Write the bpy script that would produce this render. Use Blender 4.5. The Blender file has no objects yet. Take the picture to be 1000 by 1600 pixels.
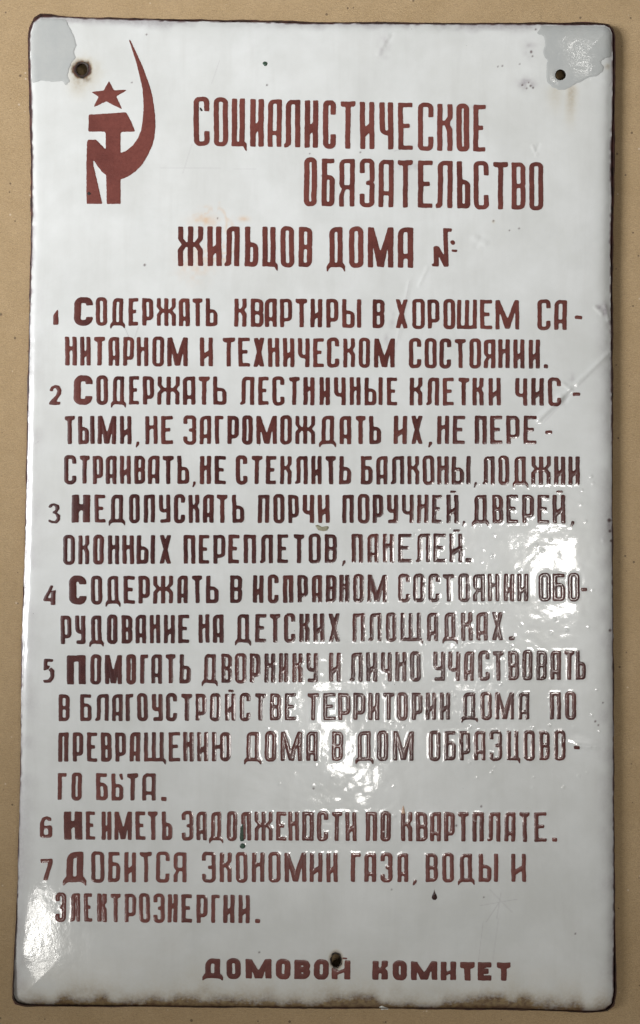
import bpy, math, random
import numpy as np

# ---------------------------------------------------------------- units
# every measurement of the sign below is taken on a 1000 x 1600 drawing of it; one drawing unit is half a millimetre
U = 0.0005
F = 1500.0
HGT = 25.0                         # height of the enamel face above the cardboard (drawing units)
sc = bpy.context.scene
COL = sc.collection

# ---------------------------------------------------------------- camera
A, B, G = math.radians(1.957), math.radians(-0.225), math.radians(0.446)
def rot(a, b, g):
    ca, sa, cb, sb, cg, sg = math.cos(a), math.sin(a), math.cos(b), math.sin(b), math.cos(g), math.sin(g)
    rx = np.array([[1, 0, 0], [0, ca, -sa], [0, sa, ca]])
    ry = np.array([[cb, 0, sb], [0, 1, 0], [-sb, 0, cb]])
    rz = np.array([[cg, -sg, 0], [sg, cg, 0], [0, 0, 1]])
    return rz @ ry @ rx
RM = rot(A, B, G)
CAMZ = F + HGT
cam = bpy.data.cameras.new('camera')
cam.sensor_fit = 'VERTICAL'
cam.sensor_height = 32.0
cam.lens = F / 1600.0 * 32.0
cam.clip_start = 0.01
cam.clip_end = 100.0
co = bpy.data.objects.new('camera', cam)
COL.objects.link(co)
co.location = (0, 0, CAMZ * U)
co.rotation_euler = (A, B, G)
sc.camera = co

# ---------------------------------------------------------------- room light: world, lamps, exposure
sc.view_settings.view_transform = 'Standard'
sc.view_settings.look = 'None'
sc.view_settings.exposure = 0.0
sc.view_settings.gamma = 1.0
sc.view_settings.use_curve_mapping = False
world = bpy.data.worlds.new('World')
sc.world = world
world.use_nodes = True
wn, wl = world.node_tree.nodes, world.node_tree.links
wbg = wn['Background']
wtc = wn.new('ShaderNodeTexCoord')
wsep = wn.new('ShaderNodeSeparateXYZ')
wl.new(wtc.outputs['Generated'], wsep.inputs[0])
# a pale room all round; darker straight overhead where the photographer leans over the sign
wr = wn.new('ShaderNodeValToRGB')
wr.color_ramp.interpolation = 'EASE'
e = wr.color_ramp.elements
e[0].position, e[0].color = 0.55, (0.74, 0.73, 0.69, 1)
e[1].position, e[1].color = 0.985, (0.10, 0.098, 0.092, 1)
x = e.new(0.93); x.color = (0.63, 0.62, 0.59, 1)
wl.new(wsep.outputs['Z'], wr.inputs[0])
wl.new(wr.outputs[0], wbg.inputs['Color'])
wbg.inputs['Strength'].default_value = 0.20

def point(px, py, z=HGT, true=True):
    """drawing coordinates -> metres, at height z (drawing units) above the cardboard"""
    px = np.asarray(px, float); py = np.asarray(py, float)
    z = np.broadcast_to(np.asarray(z, float), px.shape)
    dx, dy = (px - 500.0) / F, -(py - 800.0) / F
    d = [RM[k, 0] * dx + RM[k, 1] * dy - RM[k, 2] for k in range(3)]
    t = (CAMZ - (z if true else HGT)) / -d[2]
    # lay out on the face plane, then raise or sink vertically
    return np.stack([d[0] * t * U, d[1] * t * U, z * U], -1)

def lamp(name, loc, aim, sx, sy, power, col, spin=0.0):
    l = bpy.data.lights.new(name, 'AREA')
    l.shape = 'RECTANGLE'
    l.size, l.size_y = sx, sy
    l.energy = power
    l.color = col
    o = bpy.data.objects.new(name, l)
    COL.objects.link(o)
    from mathutils import Vector, Quaternion
    v = Vector(aim) - Vector(loc)
    q = v.to_track_quat('-Z', 'Y')
    o.location = loc
    o.rotation_mode = 'QUATERNION'
    o.rotation_quaternion = q @ Quaternion((0, 0, 1), spin)
    return o

def mirror_spot(px, py, h):
    """where an added lamp at height h goes so that the flat enamel mirrors it at (px, py)"""
    p = point(px, py, HGT)
    cz = CAMZ * U
    d = np.array([p[0], p[1], p[2] - cz])
    k = (h - p[2]) / (cz - p[2])
    return (p[0] + d[0] * k, p[1] + d[1] * k, h)

lamp('window_light', (-1.45, 0.10, 1.22), (0.15, 0.57, 0), 0.7, 0.7, 7.3, (0.955, 0.968, 1.0)).data.spread = math.radians(62)
for (px, py, h, sx, sy, pw) in ((535, 1165, 1.9, 0.11, 0.27, 2.8), (912, 905, 1.9, 0.15, 0.17, 3.8), (760, 1045, 2.1, 0.11, 0.04, 0.7), (-40, 1540, 1.9, 0.05, 0.18, 0.95), (1030, -6, 1.9, 0.12, 0.04, 0.5)):  # unseen lamps added to set one highlight each on the enamel
    loc = mirror_spot(px, py, h)
    lamp('highlight_lamp', loc, (loc[0] * 0.2, loc[1] * 0.2, 0), sx, sy, pw, (1.0, 0.97, 0.92), 0.6 if px < 100 else 0.0)

# ---------------------------------------------------------------- small numeric helpers
rng = np.random.default_rng(7)

def noise(X, Y, wl, seed):
    """smooth lattice noise, about -1..1, wavelength wl (drawing units)"""
    r = np.random.default_rng(seed)
    T = r.uniform(-1, 1, (256, 256))
    x = np.asarray(X) / wl * 2.0 + 40; y = np.asarray(Y) / wl * 2.0 + 40
    xi = np.floor(x).astype(int); yi = np.floor(y).astype(int)
    fx = x - xi; fy = y - yi
    fx = fx * fx * fx * (fx * (fx * 6 - 15) + 10); fy = fy * fy * fy * (fy * (fy * 6 - 15) + 10)
    a = T[yi % 256, xi % 256]; b = T[yi % 256, (xi + 1) % 256]
    c = T[(yi + 1) % 256, xi % 256]; d = T[(yi + 1) % 256, (xi + 1) % 256]
    return (a * (1 - fx) + b * fx) * (1 - fy) + (c * (1 - fx) + d * fx) * fy

def sst(a, b, v):
    t = np.clip((v - a) / (b - a), 0, 1)
    return t * t * (3 - 2 * t)

def poly_sdf(X, Y, pts):
    P = np.asarray(pts, float)
    D = np.full(X.shape, 1e9); S = np.zeros(X.shape, bool)
    for i in range(len(P)):
        a = P[i]; b = P[(i + 1) % len(P)]
        e = b - a
        wx, wy = X - a[0], Y - a[1]
        t = np.clip((wx * e[0] + wy * e[1]) / (e @ e + 1e-12), 0, 1)
        D = np.minimum(D, (wx - e[0] * t) ** 2 + (wy - e[1] * t) ** 2)
        c = (a[1] > Y) != (b[1] > Y)
        if c.any():
            xc = a[0] + (Y - a[1]) / (e[1] if e[1] else 1e-9) * e[0]
            S ^= c & (X < xc)
    return np.where(S, -1, 1) * np.sqrt(D)

def seg_dist(X, Y, x0, y0, x1, y1):
    ex, ey = x1 - x0, y1 - y0
    t = np.clip(((X - x0) * ex + (Y - y0) * ey) / (ex * ex + ey * ey + 1e-12), 0, 1)
    return np.hypot(X - x0 - ex * t, Y - y0 - ey * t)

def blur(Fd, n=1):
    for _ in range(n):
        p = np.pad(Fd, 1, mode='edge')
        Fd = (p[:-2, 1:-1] + 2 * p[1:-1, 1:-1] + p[2:, 1:-1]) / 4
        p = np.pad(Fd, 1, mode='edge')
        Fd = (p[1:-1, :-2] + 2 * p[1:-1, 1:-1] + p[1:-1, 2:]) / 4
    return Fd

def contour(Fd, gx, gy):
    """the part of a grid where Fd < 0, cut exactly along Fd = 0 -> vertex x, y and faces (arrays)"""
    ny, nx = Fd.shape
    ins = Fd < 0
    vid = np.full((ny, nx), -1)
    vid[ins] = np.arange(ins.sum())
    vx = [np.broadcast_to(gx, (ny, nx))[ins]]; vy = [np.broadcast_to(gy[:, None], (ny, nx))[ins]]
    n = int(ins.sum())
    hc = ins[:, :-1] != ins[:, 1:]
    hid = np.full(hc.shape, -1); hid[hc] = n + np.arange(hc.sum()); n += int(hc.sum())
    i, j = np.nonzero(hc); t = Fd[i, j] / (Fd[i, j] - Fd[i, j + 1]); t = np.clip(t, 0.03, 0.97)
    vx.append(gx[j] + t * (gx[j + 1] - gx[j])); vy.append(gy[i])
    vc = ins[:-1, :] != ins[1:, :]
    vd = np.full(vc.shape, -1); vd[vc] = n + np.arange(vc.sum()); n += int(vc.sum())
    i, j = np.nonzero(vc); t = Fd[i, j] / (Fd[i, j] - Fd[i + 1, j]); t = np.clip(t, 0.03, 0.97)
    vx.append(gx[j]); vy.append(gy[i] + t * (gy[i + 1] - gy[i]))
    code = ins[:-1, :-1] * 1 + ins[:-1, 1:] * 2 + ins[1:, 1:] * 4 + ins[1:, :-1] * 8
    cor = [vid[:-1, :-1], vid[:-1, 1:], vid[1:, 1:], vid[1:, :-1]]
    edg = [hid[:-1, :], vd[:, 1:], hid[1:, :], vd[:, :-1]]
    faces = []
    for c in range(1, 16):
        m = code == c
        if not m.any():
            continue
        cols = []
        for k in range(4):
            a, b = (c >> k) & 1, (c >> ((k + 1) % 4)) & 1
            if a: cols.append(cor[k][m])
            if a != b: cols.append(edg[k][m])
        faces.append(np.stack(cols[::-1], -1))
    return np.concatenate(vx), np.concatenate(vy), faces

def mesh_object(name, verts, faces, mats, parent=None, smooth=True):
    me = bpy.data.meshes.new(name)
    me.vertices.add(len(verts))
    me.vertices.foreach_set('co', np.asarray(verts, np.float32).ravel())
    loops = np.concatenate([f.ravel() for f in faces]).astype(np.int32)
    tot = np.concatenate([np.full(len(f), f.shape[1]) for f in faces])
    start = np.concatenate([[0], np.cumsum(tot)[:-1]]).astype(np.int32)
    me.loops.add(len(loops)); me.loops.foreach_set('vertex_index', loops)
    me.polygons.add(len(start)); me.polygons.foreach_set('loop_start', start)
    me.polygons.foreach_set('use_smooth', np.full(len(start), smooth))
    me.update(calc_edges=True)
    me.validate()
    for m in (mats if isinstance(mats, (list, tuple)) else [mats]):
        me.materials.append(m)
    o = bpy.data.objects.new(name, me)
    COL.objects.link(o)
    if parent is not None:
        o.parent = parent
    return o

def attr(o, name, rgba):
    a = o.data.attributes.new(name, 'FLOAT_COLOR', 'POINT')
    a.data.foreach_set('color', np.asarray(rgba, np.float32).ravel())

# ---------------------------------------------------------------- materials
class NT:
    def __init__(s, name):
        s.m = bpy.data.materials.new(name); s.m.use_nodes = True
        s.n, s.l = s.m.node_tree.nodes, s.m.node_tree.links
        s.b = s.n['Principled BSDF']
        s.tc = s.n.new('ShaderNodeTexCoord')
    def tex(s, scale, detail=3.0, rough=0.55, dist=0.0, kind='ShaderNodeTexNoise', vec=None):
        t = s.n.new(kind)
        t.inputs['Scale'].default_value = scale
        if 'Detail' in t.inputs: t.inputs['Detail'].default_value = detail
        if 'Roughness' in t.inputs: t.inputs['Roughness'].default_value = rough
        if 'Distortion' in t.inputs: t.inputs['Distortion'].default_value = dist
        s.l.new(vec or s.tc.outputs['Object'], t.inputs['Vector'])
        return t.outputs[0]
    def ramp(s, src, stops):
        r = s.n.new('ShaderNodeValToRGB')
        el = r.color_ramp.elements
        while len(el) < len(stops): el.new(0.5)
        for k, (p, c) in enumerate(stops):
            el[k].position = p
            el[k].color = (c, c, c, 1) if not isinstance(c, tuple) else (*c, 1)
        s.l.new(src, r.inputs[0])
        return r.outputs[0]
    def mix(s, fac, a, b, mode='MIX'):
        m = s.n.new('ShaderNodeMix'); m.data_type = 'RGBA'; m.blend_type = mode
        for sock, v in ((m.inputs[0], fac), (m.inputs[6], a), (m.inputs[7], b)):
            if isinstance(v, (int, float)): sock.default_value = v
            elif isinstance(v, tuple): sock.default_value = (*v, 1)
            else: s.l.new(v, sock)
        return m.outputs[2]
    def math(s, op, a, b=0.0):
        m = s.n.new('ShaderNodeMath'); m.operation = op
        for sock, v in ((m.inputs[0], a), (m.inputs[1], b)):
            if isinstance(v, (int, float)): sock.default_value = v
            else: s.l.new(v, sock)
        return m.outputs[0]
    def attr(s, name):
        a = s.n.new('ShaderNodeAttribute'); a.attribute_name = name
        sp = s.n.new('ShaderNodeSeparateColor'); s.l.new(a.outputs['Color'], sp.inputs[0])
        return sp.outputs[0], sp.outputs[1], sp.outputs[2], a.outputs['Alpha']
    def bump(s, src, dist, strength=1.0, prev=None):
        b = s.n.new('ShaderNodeBump'); b.inputs['Distance'].default_value = dist
        b.inputs['Strength'].default_value = strength
        s.l.new(src, b.inputs['Height'])
        if prev: s.l.new(prev, b.inputs['Normal'])
        return b.outputs[0]
    def set(s, **kw):
        for k, v in kw.items():
            sock = s.b.inputs[k.replace('_', ' ')]
            if isinstance(v, (int, float)): sock.default_value = v
            elif isinstance(v, tuple): sock.default_value = (*v, 1)
            else: s.l.new(v, sock)
        return s.m

def make_enamel():
    t = NT('white_enamel')
    rust, dark, scuff_shade, pink = t.attr('wear')
    fine = t.tex(900.0, 3, 0.6)
    mott = t.tex(26.0, 4, 0.6)
    grit = t.tex(2200.0, 2, 0.5)
    base = t.mix(t.ramp(mott, ((0.35, 0.0), (0.7, 1.0))), (0.655, 0.662, 0.635), (0.735, 0.742, 0.720))
    base = t.mix(t.math('MULTIPLY', t.ramp(t.tex(9.0, 5, 0.7, 0.8), ((0.42, 0.0), (0.70, 1.0))), 0.30), base, (0.56, 0.555, 0.51))
    mps = t.n.new('ShaderNodeMapping'); mps.inputs['Scale'].default_value = (1.0, 0.12, 1.0); t.l.new(t.tc.outputs['Object'], mps.inputs['Vector'])
    base = t.mix(t.math('MULTIPLY', t.ramp(t.tex(70.0, 4, 0.65, 0.3, vec=mps.outputs[0]), ((0.48, 0.0), (0.72, 1.0))), 0.22), base, (0.54, 0.535, 0.50))
    base = t.mix(t.math('MULTIPLY', t.ramp(fine, ((0.58, 0.0), (0.72, 1.0))), 0.10), base, (0.50, 0.49, 0.46))
    # scattered pinholes
    vor = t.n.new('ShaderNodeTexVoronoi'); vor.inputs['Scale'].default_value = 75.0
    t.l.new(t.tc.outputs['Object'], vor.inputs['Vector'])
    cell = t.n.new('ShaderNodeSeparateColor'); t.l.new(vor.outputs['Color'], cell.inputs[0])
    dot = t.math('LESS_THAN', vor.outputs['Distance'], t.math('MULTIPLY', cell.outputs[0], 0.045))
    dot = t.math('MULTIPLY', dot, t.math('GREATER_THAN', cell.outputs[1], 0.82))
    base = t.mix(t.math('MULTIPLY', dot, 0.75), base, (0.10, 0.075, 0.065))
    nz = t.ramp(t.tex(420.0, 4, 0.65), ((0.30, 0.6), (0.68, 1.15)))
    f = lambda m, g=1.0: t.math('MINIMUM', t.math('MULTIPLY', t.math('MULTIPLY', m, nz), g), 1.0)
    base = t.mix(f(pink, 1.7), base, (0.68, 0.49, 0.33))
    base = t.mix(f(scuff_shade), base, (0.30, 0.26, 0.28))
    rc = t.mix(t.ramp(t.tex(240.0, 3, 0.6), ((0.35, 0.0), (0.65, 1.0))), (0.130, 0.075, 0.035), (0.270, 0.190, 0.090))
    lo = t.mix(t.math('MINIMUM', t.math('MULTIPLY', rust, 1.5), 1.0), (0.56, 0.43, 0.20), rc)
    base = t.mix(f(rust, 1.15), base, lo)
    base = t.mix(t.math('MINIMUM', dark, 1.0), base, t.mix(t.ramp(grit, ((0.4, 0.0), (0.6, 1.0))), (0.028, 0.010, 0.010), (0.085, 0.022, 0.022)))
    smear = t.tex(55.0, 5, 0.65, 0.6)
    rough = t.math('ADD', t.ramp(smear, ((0.3, 0.045), (0.75, 0.10))), t.math('MULTIPLY', t.math('MAXIMUM', rust, dark), 0.35))
    b1 = t.bump(t.tex(230.0, 2, 0.5), 0.000035)
    b2 = t.bump(t.tex(700.0, 3, 0.6), 0.000012, 1.0, b1)
    return t.set(Base_Color=base, Roughness=0.30, IOR=1.5, Normal=b2, Coat_Weight=0.9, Coat_Roughness=rough, Coat_Normal=b2)

def make_red():
    t = NT('red_brown_enamel')
    m1 = t.tex(42.0, 3, 0.6, 0.4)
    m2 = t.tex(520.0, 3, 0.65)
    gr = t.tex(1900.0, 2, 0.5)
    coat_sheen = t.attr('coat')[0]  # paint thickness mixed with reflected sheen put into the colour
    k = t.math('ADD', coat_sheen, t.math('MULTIPLY', t.math('SUBTRACT', m1, 0.5), 1.3))
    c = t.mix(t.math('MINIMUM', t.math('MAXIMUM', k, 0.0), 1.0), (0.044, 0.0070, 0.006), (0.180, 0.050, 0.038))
    c = t.mix(t.math('MULTIPLY', t.ramp(m2, ((0.42, 0.0), (0.72, 1.0))), 0.35), c, (0.060, 0.010, 0.009))
    c = t.mix(t.math('MULTIPLY', t.ramp(gr, ((0.52, 0.0), (0.75, 1.0))), 0.30), c, (0.30, 0.13, 0.11))
    b1 = t.bump(t.tex(420.0, 3, 0.6), 0.00005)
    return t.set(Base_Color=c, Roughness=0.30, IOR=1.5, Normal=b1, Coat_Weight=0.9, Coat_Roughness=t.ramp(t.tex(90.0, 3, 0.6), ((0.3, 0.06), (0.75, 0.16))), Coat_Normal=b1)

def make_patch():
    t = NT('grey_touch_up_paint')
    c = t.mix(t.ramp(t.tex(60.0, 4, 0.6), ((0.35, 0.0), (0.7, 1.0))), (0.420, 0.430, 0.415), (0.462, 0.468, 0.445))
    b1 = t.bump(t.tex(190.0, 3, 0.5), 0.00012)
    return t.set(Base_Color=c, Roughness=0.12, IOR=1.5, Normal=b1)

def make_rim():
    t = NT('dark_maroon_ground_coat')
    c = t.mix(t.ramp(t.tex(160.0, 4, 0.65), ((0.38, 0.0), (0.68, 1.0))), (0.018, 0.009, 0.009), (0.085, 0.032, 0.028))
    b1 = t.bump(t.tex(500.0, 3, 0.6), 0.0001)
    return t.set(Base_Color=c, Roughness=0.38, IOR=1.5, Normal=b1)

def make_plain(name, c, rough, c2=None, scale=300.0):
    t = NT(name)
    col = t.mix(t.ramp(t.tex(scale, 4, 0.65), ((0.35, 0.0), (0.68, 1.0))), c, c2 or tuple(v * 0.6 for v in c))
    b1 = t.bump(t.tex(scale * 2, 3, 0.6), 0.0001)
    return t.set(Base_Color=col, Roughness=rough, Normal=b1)

def make_cardboard():
    t = NT('kraft_cardboard')
    mp = t.n.new('ShaderNodeMapping'); mp.inputs['Scale'].default_value = (1.0, 3.5, 1.0)
    mp.inputs['Rotation'].default_value = (0, 0, 0.3)
    t.l.new(t.tc.outputs['Object'], mp.inputs['Vector'])
    fib = t.tex(420.0, 5, 0.7, 1.2, vec=mp.outputs[0])
    big = t.tex(30.0, 6, 0.7)
    c = t.mix(t.ramp(big, ((0.3, 0.0), (0.7, 1.0))), (0.400, 0.272, 0.134), (0.470, 0.330, 0.176))
    c = t.mix(t.math('MULTIPLY', t.ramp(fib, ((0.44, 0.0), (0.62, 1.0))), 0.50), c, (0.22, 0.145, 0.075))
    c = t.mix(t.math('MULTIPLY', t.ramp(t.tex(1500.0, 3, 0.6), ((0.48, 0.0), (0.64, 1.0))), 0.5), c, (0.50, 0.38, 0.24))
    for (s, thr, r, colr, seed) in ((170.0, 0.74, 0.20, (0.08, 0.05, 0.03), 0), (190.0, 0.85, 0.17, (0.62, 0.50, 0.36), 1), (60.0, 0.80, 0.05, (0.05, 0.03, 0.02), 2)):
        v = t.n.new('ShaderNodeTexVoronoi'); v.inputs['Scale'].default_value = s
        m2 = t.n.new('ShaderNodeMapping'); m2.inputs['Location'].default_value = (seed * 3.1, seed * 1.7, seed)
        t.l.new(t.tc.outputs['Object'], m2.inputs['Vector']); t.l.new(m2.outputs[0], v.inputs['Vector'])
        cs = t.n.new('ShaderNodeSeparateColor'); t.l.new(v.outputs['Color'], cs.inputs[0])
        d = t.math('LESS_THAN', v.outputs['Distance'], t.math('MULTIPLY', cs.outputs[0], r))
        d = t.math('MULTIPLY', d, t.math('GREATER_THAN', cs.outputs[1], thr))
        c = t.mix(t.math('MULTIPLY', d, 0.7), c, colr)
    b1 = t.bump(fib, 0.0006, 0.8)
    b2 = t.bump(t.tex(35.0, 3, 0.5), 0.0012, 0.5, b1)
    return t.set(Base_Color=c, Roughness=0.85, Normal=b2)

M_EN, M_RED, M_PATCH, M_RIM, M_CARD = make_enamel(), make_red(), make_patch(), make_rim(), make_cardboard()
M_RUST = make_plain('burnt_rusty_steel', (0.010, 0.008, 0.006), 0.6, (0.040, 0.025, 0.013), 600.0)
M_BLACK = make_plain('bare_blackened_steel', (0.012, 0.010, 0.009), 0.5, (0.03, 0.02, 0.016))
M_GREEN = make_plain('dark_green_paint', (0.055, 0.095, 0.065), 0.25, (0.03, 0.05, 0.035))
M_DRIP = make_plain('dark_brown_enamel', (0.045, 0.016, 0.014), 0.2)
M_CREAM = make_plain('old_cream_putty', (0.34, 0.32, 0.22), 0.45, (0.22, 0.20, 0.13))
M_ORANGE = make_plain('pale_orange_paint', (0.62, 0.42, 0.30), 0.3, (0.55, 0.36, 0.25))

# ---------------------------------------------------------------- the surface the sign lies on
n = 60
gx = np.linspace(-2.2, 2.2, n); gy = np.linspace(-2.2, 2.2, n)
GX, GY = np.meshgrid(gx, gy)
idx = np.arange(n * n).reshape(n, n)
q = np.stack([idx[:-1, :-1], idx[:-1, 1:], idx[1:, 1:], idx[1:, :-1]], -1).reshape(-1, 4)
card = mesh_object('cardboard_surface', np.stack([GX, GY, GX * 0], -1).reshape(-1, 3), [q], M_CARD)
card['kind'] = 'structure'
card['label'] = 'brown kraft cardboard the sign lies on'

# ---------------------------------------------------------------- outlines of the sign
FACE = [(63, 27), (85, 27), (110, 28), (300, 33), (500, 37), (700, 38), (850, 38), (945, 39), (953, 43), (957, 52), (958, 120), (955, 250), (954, 450),
        (956, 600), (957, 800), (958, 1000), (959, 1200), (960, 1400), (958, 1555), (955, 1568), (945, 1577), (925, 1580), (800, 1577), (500, 1575), (200, 1572),
        (40, 1570), (25, 1566), (20, 1556), (20, 1545), (27, 1400), (32, 1200), (35, 1000), (40, 850), (43, 700), (46, 560), (49, 420), (51, 300),
        (50, 200), (48, 130), (46, 70), (47, 52), (52, 35)]
RIM = [(62, 20), (78, 20), (95, 24), (110, 25), (300, 29), (500, 33), (700, 34.5), (850, 34), (940, 34), (952, 36), (960, 44), (963, 56), (963, 200), (960, 440),
       (960, 600), (960, 800), (961, 1000), (962, 1200), (963, 1400), (964, 1550), (962, 1572), (950, 1582), (925, 1584), (800, 1579), (500, 1577), (200, 1574.5),
       (38, 1574), (23, 1570), (18, 1560), (18, 1545), (25.5, 1400), (30.5, 1200), (33, 1000), (37.5, 850), (40.5, 700), (43, 560), (46, 420), (47.5, 300),
       (46, 200), (43.5, 130), (42.5, 60), (45, 42), (52, 27)]
HOLES = [(128, 108.7, 9.0, 9.5), (875.7, 117.0, 8.2, 8.2), (525, 1500.5, 8.0, 11.0)]
RIM = [(x - 1.3 if x > 955 and 80 < y < 1520 else x, y) for x, y in RIM]
def holes_sdf(X, Y, grow=0.0):
    D = np.full(X.shape, 1e9)
    for (cx, cy, rx, ry) in HOLES:
        k = np.hypot((X - cx) / rx, (Y - cy) / ry)
        D = np.minimum(D, (k - 1) * min(rx, ry) - grow)
    return D

# ---------------------------------------------------------------- the stencil alphabet
class Glyph:
    """signed distance of one hand-cut stencil letter in the box x0..x1, y0..y1 with stroke s"""
    def __init__(g, X, Y, x0, x1, y0, y1, s, seed):
        p = np.random.default_rng(seed).uniform(0, 6.28, 6)
        k = np.random.default_rng(seed + 1).uniform(-1, 1, 4)
        Xw = X + 0.18 * np.sin(Y / 9.1 + p[0]) + 0.10 * np.sin(Y / 3.7 + p[1]) + 0.16 * noise(X, Y, 11, seed) + 0.012 * k[0] * (Y - (y0 + y1) / 2)
        Yw = Y + 0.22 * np.sin(X / 6.1 + p[2]) + 0.18 * np.sin(X / 2.6 + p[3])
        g.X, g.Y = Xw - x0, Yw - y0
        g.w, g.h, g.s = x1 - x0, y1 - y0, s * (1 + 0.05 * k[1])
        g.t = g.s * 0.88
        g.F = np.full(X.shape, 1e3)
    def add(g, d): g.F = np.minimum(g.F, d)
    def cut(g, d): g.F = np.maximum(g.F, -d)
    def rb(g, x0, y0, x1, y1, r=(0, 0, 0, 0)):
        cx, cy, hx, hy = (x0 + x1) / 2, (y0 + y1) / 2, (x1 - x0) / 2, (y1 - y0) / 2
        x, y = g.X - cx, g.Y - cy
        tl, tr, br, bl = r
        rr = np.where(x < 0, np.where(y < 0, tl, bl), np.where(y < 0, tr, br))
        rr = np.minimum(rr, min(hx, hy))
        qx, qy = np.abs(x) - hx + rr, np.abs(y) - hy + rr
        return np.minimum(np.maximum(qx, qy), 0) + np.hypot(np.maximum(qx, 0), np.maximum(qy, 0)) - rr
    def box(g, x0, y0, x1, y1, r=(0, 0, 0, 0)): g.add(g.rb(x0, y0, x1, y1, r))
    def bar(g, x0, y0, x1, y1, s=None):
        s = s or g.s
        L = math.hypot(x1 - x0, y1 - y0) or 1e-6
        ux, uy = (x1 - x0) / L, (y1 - y0) / L
        x, y = g.X - (x0 + x1) / 2, g.Y - (y0 + y1) / 2
        a, b = np.abs(x * ux + y * uy) - L / 2, np.abs(-x * uy + y * ux) - s / 2
        g.add(np.minimum(np.maximum(a, b), 0) + np.hypot(np.maximum(a, 0), np.maximum(b, 0)))
    def poly(g, pts): g.add(poly_sdf(g.X, g.Y, pts))
    def ring(g, x0, y0, x1, y1, r, s=None, t=None, ir=1.2):
        s, t = s or g.s, t or g.t
        o = g.rb(x0, y0, x1, y1, r)
        i = g.rb(x0 + s, y0 + t, x1 - s, y1 - t, (ir,) * 4)
        g.add(np.maximum(o, -i))
    def draw(g, ch):
        w, h, s, t = g.w, g.h, g.s, g.t
        R = min(w * 0.42, s * 1.15)
        if ch == 'О': g.ring(0, 0, w, h, (R,) * 4)
        elif ch == 'о': g.ring(0, 0, w, h, (1.5,) * 4)
        elif ch in 'СЭЗ':
            g.ring(0, 0, w, h, (R,) * 4)
            if ch == 'С': g.cut(g.rb(s, h * 0.30, w + 9, h * 0.70))
            else:
                g.cut(g.rb(-9, h * 0.30, w - s, h * 0.72))
                g.box(w * 0.42, h * 0.5 - t / 2, w - s * 0.4, h * 0.5 + t / 2, (2, 0, 0, 2))
                if ch == 'З':
                    g.cut(poly_sdf(g.X, g.Y, [(w - s * 0.28, h * 0.485), (w + 3, h * 0.42), (w + 3, h * 0.55)]))
        elif ch == 'Г': g.box(0, 0, s, h); g.box(0, 0, w, t, (0, 0, 0, 0))
        elif ch == 'Е':
            g.box(0, 0, s, h); g.box(0, 0, w, t); g.box(0, h - t, w, h); g.box(0, h * 0.49 - t / 2, w * 0.80, h * 0.49 + t / 2)
        elif ch == 'Т':
            c = w / 2; g.box(0, 0, w, t); g.box(c - s / 2, 0, c + s / 2, h)
            g.poly([(1, t), (2.5, t + 1.6), (w - 2.5, t + 1.6), (w - 1, t)])
        elif ch in 'ИЙ':
            g.box(0, 0, s, h); g.box(w - s, 0, w, h)
            g.poly([(s * 0.5, h * 0.585), (w - s * 0.5, h * 0.405), (w - s * 0.5, h * 0.58), (s * 0.5, h * 0.80)])
            if ch == 'Й' : g.box(w * 0.30, -h * 0.145, w * 0.82, -h * 0.055, (1, 1, 1, 1))
        elif ch == 'Н':
            g.box(0, 0, s, h); g.box(w - s, 0, w, h); g.box(s * 0.5, h * 0.34, w - s * 0.5, h * 0.34 + t)
            g.poly([(s - 1, h * 0.34 + t - .2), (s - 1, h * .34 + t + 3.5), (s + 3.5, h * 0.34 + t - .2)])
        elif ch == 'А':
            g.box(0, 0, w, h, (R * 1.15, 1.5, 0, 0))
            g.cut(g.rb(s, t, w - s, h * 0.66, (2.5, .8, .8, .8))); g.cut(g.rb(s, h * 0.66 + t, w - s, h + 9, (1, 1, 0, 0)))
        elif ch == 'Л':
            o = w * 0.10
            g.box(o, 0, w, h, (R, 1.2, 0, 0)); g.cut(g.rb(o + s, t, w - s, h + 9, (2, .8, 0, 0)))
            g.cut(g.rb(-9, h * 0.86, o + s * 0.96, h + 9))
            g.poly([(o, h * 0.84), (o + s, h * 0.84), (o + s * 0.95, h * 0.93), (o + s * 0.5, h * 0.985), (0, h), (-0.5, h * 0.92), (o - .4, h * 0.895)])
        elif ch == 'П':
            g.box(0, 0, w, h, (2, 1.5, 0, 0)); g.cut(g.rb(s, t, w - s, h + 9, (1, 1, 0, 0)))
        elif ch == 'Р': g.box(0, 0, s, h); g.ring(0, 0, w, h * 0.80, (1, R, R * 1.0, 0))
        elif ch == 'Я':
            g.box(w - s, 0, w, h); g.ring(0, 0, w, h * 0.64, (R, 1, 0, R * 1.2))
            g.poly([(0, h), (0, h * 0.76), (s * 0.7, h * 0.60), (s * 1.5, h * 0.60), (s, h * 0.74), (s, h)])
        elif ch == 'В':
            g.ring(0, 0, w, h * 0.50 + t / 2, (1, R * 1.1, R * .9, 0)); g.ring(0, h * 0.5 - t / 2, w, h, (0, R * .9, R * 1.1, 1))
        elif ch == 'Б':
            g.box(0, 0, s, h); g.box(0, 0, w * 0.94, t); g.ring(0, h * 0.34, w, h, (0, R * 1.2, R * .9, 1))
        elif ch in 'ЬЫ':
            b = w if ch == 'Ь' else w * 0.655
            g.box(0, 0, s, h); g.ring(0, h * 0.39, b, h, (0, R * 1.25, R * .8, 1))
            if ch == 'Ы': g.box(w - s, 0, w, h)
        elif ch == 'ы':
            b = w * 0.95
            g.box(0, 0, s, h); g.ring(0, h * 0.39, b, h, (0, R * 1.1, R * .8, 1))
            g.poly([(w * 0.62, h * 0.03), (w * 0.88, h * 0.0), (w * 0.97, h * 0.24), (w * 0.80, h * 0.24)])
        elif ch == 'К':
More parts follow.
